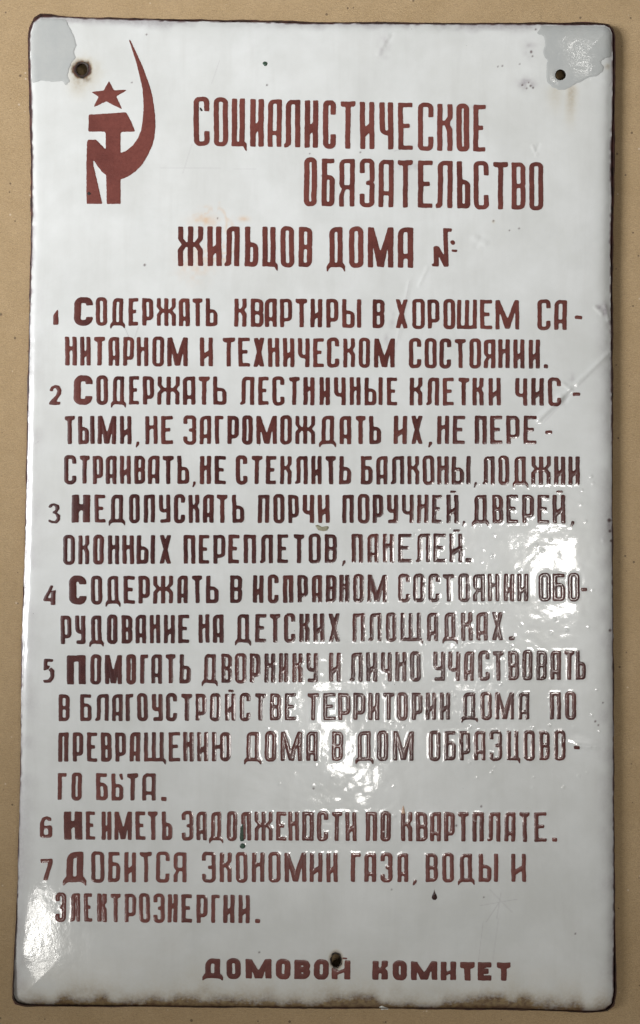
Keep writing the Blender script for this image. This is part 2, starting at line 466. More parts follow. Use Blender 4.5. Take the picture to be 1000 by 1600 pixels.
            g.box(0, 0, s, h); g.box(s * .5, h * 0.36, w * 0.62, h * 0.36 + t)
            g.poly([(w - s, 0), (w, 0), (w, h * 0.30), (w * 0.84, h * 0.375), (w * 0.84, h * 0.44), (w, h * 0.54), (w, h), (w - s, h), (w - s, h * 0.60),
                    (w * 0.5, h * 0.36 + t), (w * 0.5, h * 0.36), (w - s, h * 0.28)])
        elif ch == 'Ж':
            c = w / 2; q = s * 0.96
            g.box(c - s / 2, 0, c + s / 2, h)
            g.box(q * .8, h * 0.40, w - q * .8, h * 0.40 + t)
            for m in (0, 1):
                f = (lambda x: x) if m == 0 else (lambda x: w - x)
                g.poly([(f(0), 0), (f(q), 0), (f(q), h * 0.30), (f(q * 1.6), h * 0.40), (f(q * 1.6), h * 0.40 + t), (f(q), h * 0.62), (f(q), h), (f(0), h), (f(0), h * 0.58),
                        (f(q * .78), h * 0.45), (f(0), h * 0.32)])
        elif ch == 'У':
            g.box(0, 0, s, h * 0.5); g.box(0, h * 0.30, w, h * 0.64, (0, 0, 0, R * 1.2)); g.cut(g.rb(s, -9, w - s, h * 0.64 - t, (0, 0, 1, 2)))
            g.box(w - s, 0, w, h, (0, 0, R, 0)); g.box(w * 0.10, h - t, w, h, (2, 0, R, 1))
        elif ch == 'Ч':
            g.box(0, 0, s, h * 0.5); g.box(0, h * 0.30, w, h * 0.70, (0, 0, 0, R * 1.4)); g.cut(g.rb(s, -9, w - s, h * 0.70 - t, (0, 0, 1, 2.5)))
            g.box(w - s, 0, w, h)
        elif ch == 'Х':
            q = s * 1.06
            g.poly([(0, 0), (q, 0), (w, h), (w - q, h)]); g.poly([(w - q, 0), (w, 0), (q, h), (0, h)])
        elif ch in 'ЦЩШ':
            b = w if ch == 'Ш' else (w * 0.85 if ch == 'Ц' else w * 0.90)
            g.box(0, 0, s, h); g.box(b - s, 0, b, h); g.box(0, h - t, b, h)
            if ch != 'Ц': g.box(b / 2 - s * .5, 0, b / 2 + s * .5, h)
            if ch != 'Ш': g.poly([(b - s * .8, h - t), (b, h - t * 0.95), (w, h - t * 0.55), (w, h * 1.11), (w - 1.2, h * 1.115), (b - s * .2, h)])
        elif ch == 'Д':
            a, b = w * 0.145, w * 0.855
            g.box(a, 0, b, h, (R * 1.1, 1.5, 0, 0)); g.cut(g.rb(a + s * .95, t, b - s * .95, h - t * .95, (2, .8, .8, .8)))
            g.poly([(a - 1, h - t * .9), (b + 1, h - t * .9), (w, h - t * 0.25), (w, h * 1.115), (w - 1.5, h * 1.12), (w * 0.86, h * 1.03), (w * 0.70, h * 0.99), (w * 0.5, h * 0.975),
                    (w * 0.30, h * 0.99), (w * 0.14, h * 1.03), (1.5, h * 1.12), (0, h * 1.115), (0, h - t * 0.25)])
        elif ch == 'М':
            c = w / 2
            g.box(0, 0, s, h); g.box(w - s, 0, w, h)
            q = s * .62
            g.poly([(0, 0), (s * 1.05, 0), (c + q * .45, h * .74), (c + q, h * .985), (c - q, h * .985), (s * .8, h * 0.28)])
            g.poly([(w, 0), (w - s * 1.05, 0), (c - q * .45, h * .74), (c - q, h * .985), (c + q, h * .985), (w - s * .8, h * 0.28)])
        elif ch == 'Ю':
            g.box(0, 0, s, h); g.box(s * .5, h * 0.44, w * 0.5, h * 0.44 + t); g.ring(w * 0.42, 0, w, h, (R,) * 4)
        elif ch == '.': g.box(0, 0, w, h, (.8,) * 4)
        elif ch == '-': g.box(0, 0, w, h, (1.2, .6, .8, .6))
        elif ch == ',': g.poly([(w * .30, 0), (w, 0), (w, h * 0.42), (w * 0.35, h), (0, h), (w * .2, h * .5)])
        elif ch == '1': g.poly([(w * 0.05, h * 0.42), (w * 0.95, 0), (w, h), (0, h)])
        elif ch == '2':
            g.poly([(w * .02, h * .32), (w * .18, h * .10), (w * .5, 0), (w * .85, h * .06), (w, h * .26), (w * .96, h * .48), (w * .58, h * .82), (w * .62, h * .84), (w * .94, h * .84), (w * .88, h),
                    (0, h), (w * .04, h * .88), (w * .58, h * .50), (w * .68, h * .30), (w * .52, h * .14), (w * .34, h * .20), (w * .30, h * .34)])
        elif ch == '3':
            g.poly([(0, h * .22), (w * .2, h * .04), (w * .55, 0), (w * .92, h * .10), (w * .95, h * .30), (w * .70, h * .46), (w, h * .60), (w * .98, h * .86), (w * .70, h), (w * .28, h), (0, h * .90),
                    (w * .06, h * .80), (w * .36, h * .88), (w * .58, h * .88), (w * .72, h * .72), (w * .60, h * .54), (w * .36, h * .50), (w * .38, h * .42), (w * .58, h * .36), (w * .62, h * .18), (w * .44, h * .10), (w * .26, h * .24)])
        elif ch == '4':
            g.poly([(w * .58, 0), (w * .82, h * .02), (w * .36, h * .64), (w * .62, h * .66), (w * .66, h * .30), (w, h * .22), (w * .98, h), (w * .60, h * .98), (w * .62, h * .82), (w * .02, h * .80), (0, h * .70)])
        elif ch == '5':
            g.poly([(w * .10, 0), (w * .92, h * .02), (w * .88, h * .14), (w * .40, h * .14), (w * .40, h * .28), (w * .66, h * .30), (w * .48, h * .44), (w * .05, h * .50)])
            g.poly([(w * .72, h * .36), (w, h * .48), (w, h * .80), (w * .70, h), (w * .14, h), (w * .02, h * .88), (w * .5, h * .86), (w * .66, h * .74), (w * .62, h * .54), (w * .48, h * .48)])
        elif ch == '6':
            g.ring(0, h * .44, w, h, (3.5,) * 4, 6.2, 5.0, 2.0)
            g.poly([(0, h * .66), (w * .02, h * .30), (w * .22, h * .05), (w * .60, 0), (w * .92, h * .10), (w * .92, h * .24), (w * .70, h * .24), (w * .52, h * .13), (w * .36, h * .24), (w * .32, h * .66)])
        elif ch == '7':
            g.poly([(0, 0), (w, 0), (w * .98, h * .22), (w * .58, h), (w * .24, h * .98), (w * .64, h * .18), (w * .30, h * .17), (w * .08, h * .22)])
        elif ch == '№':
            X0, Y0 = 674.0, 359.0
            P = lambda *a: g.poly([(x - X0, y - Y0) for x, y in a])
            P((677, 388), (681, 387), (685.5, 388), (693.5, 403), (692.5, 359.5), (706.5, 360.5), (706, 366), (699.8, 365.4), (700.5, 420), (693, 420), (685, 402.5), (685.2, 419.6), (674.5, 419), (674, 415.5), (677.5, 414.5))
            P((703.5, 381.5), (706.2, 378.6), (709.5, 378.8), (711.5, 381.6), (710.8, 385), (707.6, 386.2), (705, 385))
            P((705, 393.2), (714.2, 393), (714.4, 396.6), (705.2, 397))
        return g.F

# ---------------------------------------------------------------- what is written: every line, word and letter with its measured left and right edge
def L(ox, k, *v):
    return [ox + q / k for q in v]
LINES = []
def line(xa, ta, ba, xb, tb, bb, words, s=6.5):
    LINES.append(dict(ya=(xa, ta, ba), yb=(xb, tb, bb), words=words, s=s))

line(303, 152, 227, 759, 164, 237, [('СОЦИАЛИСТИЧЕСКОЕ', [302.5, 327, 334, 356, 362, 386, 390.8, 412, 418.4, 440, 444, 469, 476, 497, 504.5, 524.5, 532, 555, 562.4, 584.7, 593, 614.5, 622, 644.7, 653, 677, 683, 707, 713, 733, 739.5, 758.7])], 8.1)
line(475, 247, 321.5, 849, 254.5, 328, [('ОБЯЗАТЕЛЬСТВО', [475, 495, 502.6, 523, 530, 554, 562, 585, 591.6, 615, 621.6, 645, 653, 676, 681.4, 707, 714, 734.6, 740, 763.4, 770.6, 793.4, 799.4, 821, 827, 848.6])], 7.9)
line(278, 353.5, 415.5, 646, 355.5, 418.5, [('ЖИЛЬЦОВ', [278, 317, 324, 346, 351.4, 374.2, 382.6, 403.5, 410, 434, 438.3, 459.4, 466.6, 487.7]), ('ДОМА', [510.6, 539.4, 545.4, 567.7, 574.7, 614.5, 621.5, 645.5]), ('№', [674, 715])], 8.2)
line(82, 465, 507.5, 885, 469, 515.5, [('1', L(70, 3.571, 45, 75), 482, 507.6), ('*СОДЕРЖАТЬ', L(70, 3.571, 163, 268, 285, 347, 365, 448, 467, 520, 543, 605, 625, 730, 747, 808, 825, 880, 898, 963)),
    ('КВАРТИРЫ', L(345, 3.571, 75, 143, 167, 238, 245, 312, 330, 397, 418, 482, 500, 565, 588, 655, 677, 783)), ('В', L(345, 3.571, 847, 913)),
    ('ХОРОШЕМ', [618, 637, 644, 663.5, 668, 686.6, 692.6, 711, 714, 745, 750, 769, 774, 811]), ('СА-', [839.6, 860, 866, 885.5, 898, 910])])
line(100, 526, 571, 845, 530.5, 576, [('НИТАРНОМ', L(70, 3.571, 113, 178, 197, 255, 275, 335, 355, 415, 437, 497, 513, 577, 600, 665, 683, 797)), ('И', L(70, 3.571, 865, 937)),
    ('ТЕХНИЧЕСКОМ', L(345, 3.571, 10, 78, 97, 162, 182, 243, 263, 326, 347, 410, 430, 495, 515, 575, 592, 660, 683, 748, 770, 832, 855, 970)),
    ('СОСТОЯНИИ.', L(620, 3.333, 63, 127, 145, 207, 222, 283, 302, 360, 378, 438, 453, 513, 528, 588, 607, 665, 687, 745, 765, 787))])
line(115, 587.5, 632, 885, 591, 634, [('2', L(65, 3.333, 37, 103), 601, 632.5), ('*СОДЕРЖАТЬ', L(65, 3.333, 167, 265, 285, 345, 360, 440, 455, 507, 527, 585, 603, 718, 735, 800, 817, 875, 893, 962)),
    ('ЛЕСТНИЧНЫЕ', L(355, 3.448, 70, 145, 167, 222, 243, 308, 332, 390, 410, 470, 497, 553, 575, 638, 660, 718, 740, 837, 860, 915)),
    ('КЛЕТКИ', L(630, 3.448, 35, 103, 125, 193, 213, 272, 297, 355, 373, 433, 460, 525)), ('ЧИС-', L(630, 3.448, 603, 668, 690, 757, 780, 850, 912, 953))])
line(100, 650, 694, 840, 649.6, 694, [('ТЫМИ,', L(65, 3.333, 120, 172, 190, 275, 292, 388, 408, 467, 488, 507)), ('НЕ', L(65, 3.333, 540, 603, 622, 683)),
    ('ЗАГРОМОЖДАТЬ', L(65, 3.333, 738, 805, 823, 882, 902, 947) + [355.2, 373] + L(355, 3.448, 80, 137, 157, 267, 285, 347, 367, 473, 495, 588, 605, 668, 692, 745, 765, 828)),
    ('ИХ,', L(355, 3.448, 897, 968) + L(630, 3.448, 42, 105, 132, 155)), ('НЕ', L(630, 3.448, 183, 247, 267, 333)),
    ('ПЕРЕ-', L(630, 3.448, 385, 450, 468, 533, 555, 627, 648, 718, 765, 803))])
line(100, 712, 756, 905, 713, 757.5, [('СТРАИВАТЬ,', L(65, 3.571, 125, 193, 212, 267, 285, 342, 358, 418, 437, 497, 517, 577, 593, 657, 675, 737, 757, 823, 840, 860)),
    ('НЕ', L(65, 3.571, 883, 945) + [335.3, 353]), ('СТЕКЛИТЬ', L(340, 3.448, 98, 160, 182, 240, 260, 315, 337, 398, 418, 485, 505, 560, 583, 637, 655, 720)),
    ('БАЛКОНЫ,', L(340, 3.448, 772, 835, 855, 915) + [610.6, 631.4] + L(625, 3.448, 40, 103, 122, 185, 200, 262, 278, 380, 397, 415)),
    ('ЛОДЖИИ', L(625, 3.448, 445, 510, 530, 588, 605, 690, 707, 812, 830, 890, 907, 968))])
line(112, 773, 816.5, 885, 773, 818, [('3', L(65, 3.571, 35, 103), 786, 817.6), ('*НЕДОПУСКАТЬ', L(65, 3.571, 168, 270, 295, 355, 373, 467, 488, 547, 570, 632, 655, 718, 738, 800, 820, 880, 900, 960) + [339, 355.4] + L(340, 3.448, 78, 142)),
    ('ПОРЧИ', L(340, 3.448, 217, 278, 300, 360, 380, 437, 458, 520, 540, 603)), ('ПОРУЧНЕЙ,', L(340, 3.448, 672, 733, 755, 818, 835, 892, 912, 972) + L(625, 3.448, 10, 73, 92, 153, 172, 225, 250, 315, 333, 352)),
    ('ДВЕРЕЙ,', L(625, 3.448, 387, 480, 497, 555, 573, 635, 658, 722, 740, 803, 822, 890, 917, 940))])
line(98, 837, 882, 725, 833.4, 878.4, [('ОКОННЫХ', L(65, 3.571, 120, 185, 205, 265, 287, 347, 370, 432, 450, 515, 530, 632, 658, 723)),
    ('ПЕРЕПЛЕТОВ,', L(65, 3.571, 792, 857, 877, 935) + [333.3, 352] + L(340, 3.448, 57, 117, 140, 207, 228, 298, 322, 380, 410, 467, 490, 555, 577, 642, 668, 690)),
    ('ПАНЕЛЕЙ.', L(340, 3.448, 722, 783, 807, 867, 890, 950) + [622, 643] + L(625, 3.333, 83, 157, 173, 238, 257, 325, 340, 372))])
line(107, 900.6, 944, 905, 896, 939, [('4', L(65, 3.571, 10, 78), 914, 945.5), ('*СОДЕРЖАТЬ', L(65, 3.571, 153, 250, 275, 338, 355, 440, 457, 520, 540, 603, 622, 733, 757, 815, 840, 897, 917, 988)), ('В', L(340, 3.448, 67, 132)),
    ('ИСПРАВНОМ', L(340, 3.448, 190, 247, 270, 328, 352, 408, 430, 487, 508, 563, 583, 640, 655, 710, 730, 788, 807, 912)),
    ('СОСТОЯНИИ', [622, 640.6] + L(625, 3.333, 68, 128, 147, 207, 223, 283, 303, 363, 380, 442, 457, 517, 540, 595, 610, 668)), ('ОБО-', L(625, 3.333, 722, 785, 795, 860, 875, 935, 942, 975))])
line(94, 962, 1006.5, 800, 956.2, 1000.5, [('РУДОВАНИЕ', L(55, 3.448, 137, 195, 215, 270, 290, 368, 387, 443, 465, 523, 540, 597, 617, 673, 693, 752, 770, 830)), ('НА', L(55, 3.448, 880, 938) + [332.5, 349.3]),
    ('ДЕТСКИХ', L(340, 3.448, 93, 182, 202, 262, 282, 338, 358, 418, 440, 495, 515, 575, 597, 660)),
    ('ПЛОЩАДКАХ.', L(340, 3.448, 727, 793, 812, 883, 907, 963) + [625.7, 661] + L(625, 3.333, 140, 198, 220, 300, 317, 378, 397, 457, 478, 537, 567, 597))])
line(105, 1024, 1069.5, 915, 1016, 1062, [('5', L(55, 3.448, 40, 102), 1029, 1067), ('*ПОМОГАТЬ', L(55, 3.448, 170, 272, 297, 355, 375, 467, 490, 543, 565, 607, 625, 683, 703, 757, 778, 838)),
    ('ДВОРНИКУ', L(55, 3.448, 897, 985) + L(340, 3.448, 20, 77, 93, 155, 173, 230, 252, 310, 330, 380, 402, 458, 478, 540)), ('И', L(340, 3.448, 600, 663)),
    ('ЛИЧНО', L(340, 3.448, 712, 782, 800, 860, 880, 938) + [617.6, 635] + L(625, 3.333, 52, 108)),
    ('УЧАСТВОВАТЬ', L(625, 3.333, 173, 235, 250, 313, 333, 385, 407, 467, 483, 540, 563, 620, 637, 690, 710, 765, 783, 838, 855, 908, 915, 967))])
line(92, 1085, 1127, 900, 1081, 1124, [('В', L(75, 3.448, 57, 117)), ('БЛАГОУСТРОЙСТВЕ', L(75, 3.448, 173, 235, 255, 327, 345, 402, 418, 460, 480, 537, 560, 618, 635, 695, 718, 777, 795, 852, 872, 930) + [351.4, 368] + L(360, 3.448, 50, 108, 133, 190, 213, 273, 293, 353)),
    ('ТЕРРИТОРИИ', L(360, 3.448, 415, 477, 500, 567, 580, 647, 662, 727, 743, 803, 823, 883, 897, 955) + [643.6, 660] + L(640, 3.448, 87, 143, 162, 218)),
    ('ДОМА', L(640, 3.448, 275, 367, 382, 443, 460, 562, 585, 645)), ('ПО', L(640, 3.448, 755, 815, 837, 897))])
line(91, 1144.6, 1190.4, 885, 1141.5, 1187.8, [('ПРЕВРАЩЕНИЮ', L(75, 3.448, 55, 110, 133, 190, 210, 265, 285, 343, 362, 420, 440, 497, 517, 635, 650, 712, 728, 785, 803, 862, 883, 985)),
    ('ДОМА', L(360, 3.448, 73, 167, 185, 247, 270, 385, 408, 470)), ('В', L(360, 3.448, 547, 607)), ('ДОМ', L(360, 3.448, 672, 770, 790, 850) + [614.4, 646.4]),
    ('ОБРАЗЦОВО-', L(640, 3.448, 103, 167, 187, 250, 268, 327, 347, 408, 430, 498, 523, 597, 613, 675, 698, 755, 778, 840, 885, 917))])
line(90, 1208, 1250, 260, 1208.5, 1251.5, [('ГО', L(50, 3.571, 143, 193, 220, 278)), ('БыТА.', L(50, 3.571, 357, 422, 443, 512, 530, 592, 615, 690, 720, 750))])
line(98, 1268, 1312, 870, 1269, 1315.5, [('6', L(50, 3.571, 43, 112), 1275, 1309), ('*НЕ', L(50, 3.571, 178, 280, 300, 352)), ('ИМЕТЬ', L(50, 3.571, 388, 443, 460, 557, 577, 632, 648, 703, 725, 782)),
    ('ЗАДОЛЖЕНоСТИ', L(50, 3.571, 835, 900, 917, 975) + L(325, 3.571, 5, 85, 105, 162, 180, 240, 260, 360, 380, 437, 448, 507, 525, 590, 608, 670, 690, 747, 767, 828)),
    ('ПО', L(325, 3.571, 880, 943) + [594.4, 610.6]), ('КВАРТПЛАТЕ.', L(600, 3.571, 95, 158, 178, 243, 257, 318, 335, 395, 413, 472, 493, 557, 577, 650, 672, 733, 757, 813, 838, 908, 938, 967))])
line(98, 1331, 1378.5, 822, 1334, 1378, [('7', L(50, 3.571, 45, 115), 1342, 1376), ('*ДОБИТСЯ', L(50, 3.571, 173, 305, 330, 403, 425, 492, 515, 580, 602, 670, 692, 767, 790, 862)),
    ('ЭКОНОМИИ', [315.5, 337] + L(325, 3.571, 65, 132, 155, 220, 245, 315, 337, 405, 427, 548, 567, 638, 660, 723)), ('ГАЗА,', L(325, 3.571, 797, 850, 872, 938) + [594.4, 613.4] + L(600, 3.571, 75, 135, 158, 183)),
    ('ВОДЫ', L(600, 3.571, 232, 300, 325, 390, 410, 505, 528, 637)), ('И', L(600, 3.571, 710, 792))])
line(86, 1395.6, 1440, 405, 1398.6, 1442.6, [('ЭЛЕКТРОЭНЕРГИИ.', L(50, 3.571, 130, 190, 213, 268, 290, 335, 363, 417, 438, 495, 517, 580, 597, 658, 677, 740, 757, 812, 833, 893) + [307, 324.4] + L(325, 3.571, 18, 65, 85, 148, 170, 233, 262, 290))])
line(316, 1497.5, 1528.5, 797, 1504, 1532.5, [('ДОМОВОЙ', L(305, 3.846, 42, 168, 187, 273, 302, 458, 485, 573, 595, 690, 713, 803, 820, 933)), ('КОМИТЕТ', L(565, 3.846, 65, 158, 187, 272, 297, 455, 475, 567, 592, 680, 697, 780, 813, 895))], 9.4)

LETTERS = []      # (line index, word index, ch, x0, x1, y0, y1, stroke, seed)
sd = 100
for li, ln in enumerate(LINES):
    (xa, ta, ba), (xb, tb, bb) = ln['ya'], ln['yb']
    for wi, w in enumerate(ln['words']):
        txt, xs = w[0], w[1]
        bold = txt.startswith('*')
        txt = txt.lstrip('*')
        assert len(xs) == 2 * len(txt), (txt, len(xs))
        for k, ch in enumerate(txt):
            x0, x1 = xs[2 * k], xs[2 * k + 1]
            u = ((x0 + x1) / 2 - xa) / (xb - xa)
            y0, y1 = ta + (tb - ta) * u, ba + (bb - ba) * u
            s = ln['s']
            if len(w) > 2: y0, y1 = w[2], w[3]
            hh = y1 - y0
            if ch in 'СОЗЭО': y0 -= 1.2; y1 += 0.8
            if bold and k == 0: s = 11.2
            if ch == '.': y0, y1 = y1 - 6.5, y1
            if ch == ',': y0, y1 = y1 - 4, y1 + 5.5
            if ch == '-': y0, y1 = y0 + hh * 0.52, y0 + hh * 0.52 + 5.5
            sd += 1
            LETTERS.append((li, wi, ch, x0, x1, y0, y1, s, sd))

EMBLEM = [(465, 71), (470, 66), (477, 72), (497, 112), (520, 160), (570, 270), (600, 340), (620, 400), (640, 450), (658, 505), (678, 590), (692, 690), (700, 760), (702, 830), (697, 900), (690, 955), (678, 1005), (640, 1090), (590, 1175), (530, 1240),
          (460, 1290), (390, 1316), (392, 1535), (267, 1535), (262, 1280), (225, 1250), (190, 1205), (145, 1135), (150, 1200), (185, 1345), (228, 1535), (87, 1535), (85, 1200), (90, 990), (100, 962),
          (170, 960), (210, 1000), (257, 1046), (258, 905), (250, 890), (102, 890), (107, 738), (440, 716), (480, 790), (522, 889), (400, 892), (390, 905), (390, 1080), (440, 1062), (500, 1013), (545, 950), (573, 880),
          (587, 790), (596, 690), (593, 590), (585, 500), (565, 410), (545, 330), (530, 270), (495, 160)]
EMBLEM = [(120 + a / 5.714, 50 + b / 5.714) for a, b in EMBLEM]
STAR = [(287, 435), (330, 520), (455, 515), (353, 574), (408, 694), (262, 620), (147, 673), (195, 578), (127, 535), (240, 521)]
STAR = [(120 + a / 5.714, 50 + b / 5.714) for a, b in STAR]

# ---------------------------------------------------------------- relief of the pressed enamel plate
ST = 1.5
PX = np.arange(10, 975, ST); PY = np.arange(12, 1592, ST)
GX, GY = np.meshgrid(PX, PY)
D_FACE = poly_sdf(GX, GY, FACE)
edge_n = noise(GX, GY, 60, 3) * 1.0 + noise(GX, GY, 17, 4) * 0.7
D_FACE = D_FACE + edge_n * 0.6
D_RIM = poly_sdf(GX, GY, RIM) + 1.0 + noise(GX, GY, 70, 5) * 0.8 + noise(GX, GY, 19, 6) * 0.4

RAISE = np.full(GX.shape, 30.0)
def window(x0, x1, y0, y1, m=8):
    i0, i1 = max(0, int((y0 - m - PY[0]) / ST)), min(len(PY), int((y1 + m - PY[0]) / ST) + 2)
    j0, j1 = max(0, int((x0 - m - PX[0]) / ST)), min(len(PX), int((x1 + m - PX[0]) / ST) + 2)
    return slice(i0, i1), slice(j0, j1)
for (_, _, ch, x0, x1, y0, y1, s, seed) in LETTERS:
    w = window(x0, x1, y0 - 5, y1 + 6)
    g = Glyph(GX[w], GY[w], x0, x1, y0, y1, s, seed)
    RAISE[w] = np.minimum(RAISE[w], g.draw(ch))
for P in (EMBLEM, STAR):
    w = window(130, 250, 55, 325)
    RAISE[w] = np.minimum(RAISE[w], poly_sdf(GX[w], GY[w], P))

def ridge(x0, y0, x1, y1, wd, amp):
    return amp * np.exp(-(seg_dist(GX, GY, x0, y0, x1, y1) / wd) ** 2)
din = np.maximum(-D_FACE, 0)
H = np.full(GX.shape, HGT)
H += 5.0 * (1 - ((GX - 500) / 470) ** 2) * (1 - ((GY - 800) / 780) ** 2) - 2.0
edge_w = np.clip(0.25 + 0.75 * np.maximum(sst(120, 330, GX), sst(1480, 1560, GY)), 0, 1) * (1 - 0.4 * sst(120, 40, GY))
H -= 4.6 * (0.4 + 0.6 * edge_w) * np.exp(-(din / (3.2 + 4.8 * edge_w)) ** 1.5) + 4.6 * edge_w * np.exp(-din / 24.0)
H += noise(GX, GY, 420, 11) * 1.6 + noise(GX, GY, 150, 12) * 0.42 + noise(GX, GY, 60, 13) * 0.10
low = sst(-130, 90, GX + 0.57 * (GY - 760) - 640) * sst(700, 790, GY) * (1 - 0.75 * sst(1290, 1420, GY))
H += low * (noise(GX, GY, 34, 14) * 0.10 + noise(GX, GY, 15, 15) * 0.052) + noise(GX, GY, 14, 16) * 0.012
# bent lower left corner and upper right corner
H -= 5.0 * sst(210, 20, np.hypot(GX - 20, (GY - 1570) * 0.8)) + 2.5 * sst(150, 10, np.hypot(GX - 960, GY - 40))
# dents, creases and blisters
for r in ((842, 654, 876, 622, 5.0, 1.9), (876, 622, 955, 548, 4.0, 1.1), (897, 603, 882, 628, 4.0, -0.9), (893, 610, 880, 600, 3, 0.8), (946, 478, 951, 500, 3.0, 1.2), (930, 480, 940, 490, 3.0, 0.7),
          (742, 372, 758, 380, 5.0, 0.7), (752, 370, 744, 386, 4.0, -0.4), (640, 440, 622, 530, 3.5, 0.45), (668, 418, 655, 445, 3.0, 0.5), (832, 228, 838, 242, 2.5, 0.6), (842, 226, 836, 240, 2.5, -0.4),
          (606, 58, 592, 84, 4.0, 0.55), (614, 54, 604, 70, 3.0, -0.4), (880, 1160, 930, 1168, 4.5, 0.8), (900, 1146, 940, 1158, 5.0, -0.5), (330, 748, 420, 776, 8.0, 0.45), (905, 1166, 922, 1168, 3.0, 0.7)):
    H += ridge(*r)
pim = np.random.default_rng(21)
for k in range(130):
    cx, cy = pim.uniform(640, 945), pim.uniform(740, 1240)
    if k > 90: cx, cy = pim.uniform(380, 800), pim.uniform(1020, 1330)
    r = pim.uniform(1.2, 2.6); a = pim.uniform(0.25, 0.85)
    w = window(cx, cx, cy, cy, 10)
    H[w] += a * np.exp(-((GX[w] - cx) ** 2 + (GY[w] - cy) ** 2) / r ** 2)
# thick stencilled enamel swells the face under every letter
H += (0.10 + 0.31 * low) * sst(4.0, -2.5, RAISE)
H -= 0.5 * np.exp(-np.maximum(holes_sdf(GX, GY), 0) ** 2 / 40.0)

def height(px, py):
    x = np.clip((np.asarray(px) - PX[0]) / ST, 0, len(PX) - 1.001); y = np.clip((np.asarray(py) - PY[0]) / ST, 0, len(PY) - 1.001)
    j, i = x.astype(int), y.astype(int); fx, fy = x - j, y - i
    return (H[i, j] * (1 - fx) + H[i, j + 1] * fx) * (1 - fy) + (H[i + 1, j] * (1 - fx) + H[i + 1, j + 1] * fx) * fy

# ---------------------------------------------------------------- wear of the enamel: where the dark ground coat, rust and stains show, plus painted edge shade
RUST = np.zeros(GX.shape); DARK = np.zeros(GX.shape); SCUF_SHADE = np.zeros(GX.shape); PINK = np.zeros(GX.shape)
n1, n2, n3 = noise(GX, GY, 40, 31), noise(GX, GY, 14, 32), noise(GX, GY, 110, 33)
# rim line and purple smudges where the white coat thins out along the edges
DARK = np.maximum(DARK, sst(1.6, 0.0, din - 0.9 * (n2 + 0.2)) * 0.9)
top = sst(16 + 9 * n1, 0, GY - (28 + 0.013 * (GX - 60)) - 0.0)
SCUF_SHADE = np.maximum(SCUF_SHADE, top * sst(-0.5, 0.7, n3 + 0.4 * n2 + 0.9 * sst(420, 700, GX) * sst(860, 820, GX) + .4 * sst(100, 160, GX) * sst(420, 260, GX)) * 0.6)
SCUF_SHADE = np.maximum(SCUF_SHADE, 0.55 * sst(7 + 4 * n1, 0, din) * sst(0.1, 0.7, n3 + 0.5 * n2))
for (cx, cy, rx, ry, a) in ((823, 130, 13, 9, .5), (828, 76, 9, 14, .35), (600, 72, 9, 18, .3), (946, 485, 8, 12, .5), (950, 815, 5, 22, .55), (950, 760, 5, 10, .3), (640, 260, 14, 5, .4), (612, 500, 5, 14, .22), (748, 167, 9, 3, .5),
                            (50, 250, 3, 18, .6), (49, 200, 2.5, 12, .5), (952, 290, 3, 20, .3), (606, 530, 5, 9, .4), (935, 480, 5, 4, .5), (893, 590, 5, 6, .3)):
    SCUF_SHADE = np.maximum(SCUF_SHADE, a * np.exp(-((GX - cx) / rx) ** 2 - ((GY - cy) / ry) ** 2) * (1 + 0.9 * n2))
for (cx, cy, r) in ((816, 133, 1.3), (823, 138, 1.2), (829, 134, 1.5), (833, 137, 1.4), (826, 129, 1.0), (778, 104, 1.0), (785, 103, 1.1), (830, 81, 1.8), (832, 88, 1.2), (812, 100, .9), (837, 46, 1.2), (952, 813, 3.0), (953, 830, 2.2), (955, 845, 2),
                    (953, 985, 2.2), (796, 360, 1.1), (811, 357, 1.2), (771, 345, 1.1), (417, 133, 1.2), (226, 414, 1.6), (229, 54, 1.2), (206, 129, 1.0), (340, 341, 1.0), (503, 274, 1.0), (484, 240, 1.0), (563, 238, 1.0), (576, 283, 1.0),
                    (410, 1288, 1.5), (612, 1390, 1.0), (756, 1402, 1.0), (752, 1260, 1.6), (713, 1290, 1.5), (490, 1232, 1.5), (405, 1488, 1.3), (899, 1459, 1.2), (930, 1127, 1.5), (935, 1133, 1.2), (942, 1098, 1.2)):
    w = window(cx, cx, cy, cy, 9)
    DARK[w] = np.maximum(DARK[w], sst(r + 0.9, max(r - 0.7, 0.1), np.hypot(GX[w] - cx, GY[w] - cy)) * 0.9)
# rusty holes and their runs
hx = np.hypot(GX - 128, GY - 108.7)
RUST = np.maximum(RUST, 1.2 * np.exp(-((hx - 9) / 7.5) ** 2) * (1 + 0.5 * n2))
DARK = np.maximum(DARK, 1.0 * sst(13.8 + 2.5 * n2, 11.3 + 1.5 * n2, hx))
RUST = np.maximum(RUST, 0.55 * np.exp(-(np.hypot(GX - 131, GY - 114) / 19) ** 2) * (1 + 0.8 * n2))
RUST = np.maximum(RUST, 0.5 * np.exp(-((GX - 122) / 13) ** 2) * sst(100, 116, GY) * sst(165, 118, GY))
RUST = np.maximum(RUST, 0.48 * np.exp(-((GX - 893 + 0.05 * (GY - 140)) / 8) ** 2) * sst(128, 140, GY) * sst(215, 140, GY))
RUST = np.maximum(RUST, 0.22 * np.exp(-((GX - 868) / 12) ** 2) * sst(128, 142, GY) * sst(190, 140, GY))
RUST = np.maximum(RUST, 0.9 * np.exp(-(np.maximum(np.hypot((GX - 525) / 8, (GY - 1500.5) / 11) * 9 - 9, 0) / 4.0) ** 2))
RUST = np.maximum(RUST, 0.28 * np.exp(-((GX - 524) / 9) ** 2) * sst(1500, 1512, GY) * sst(1570, 1520, GY))
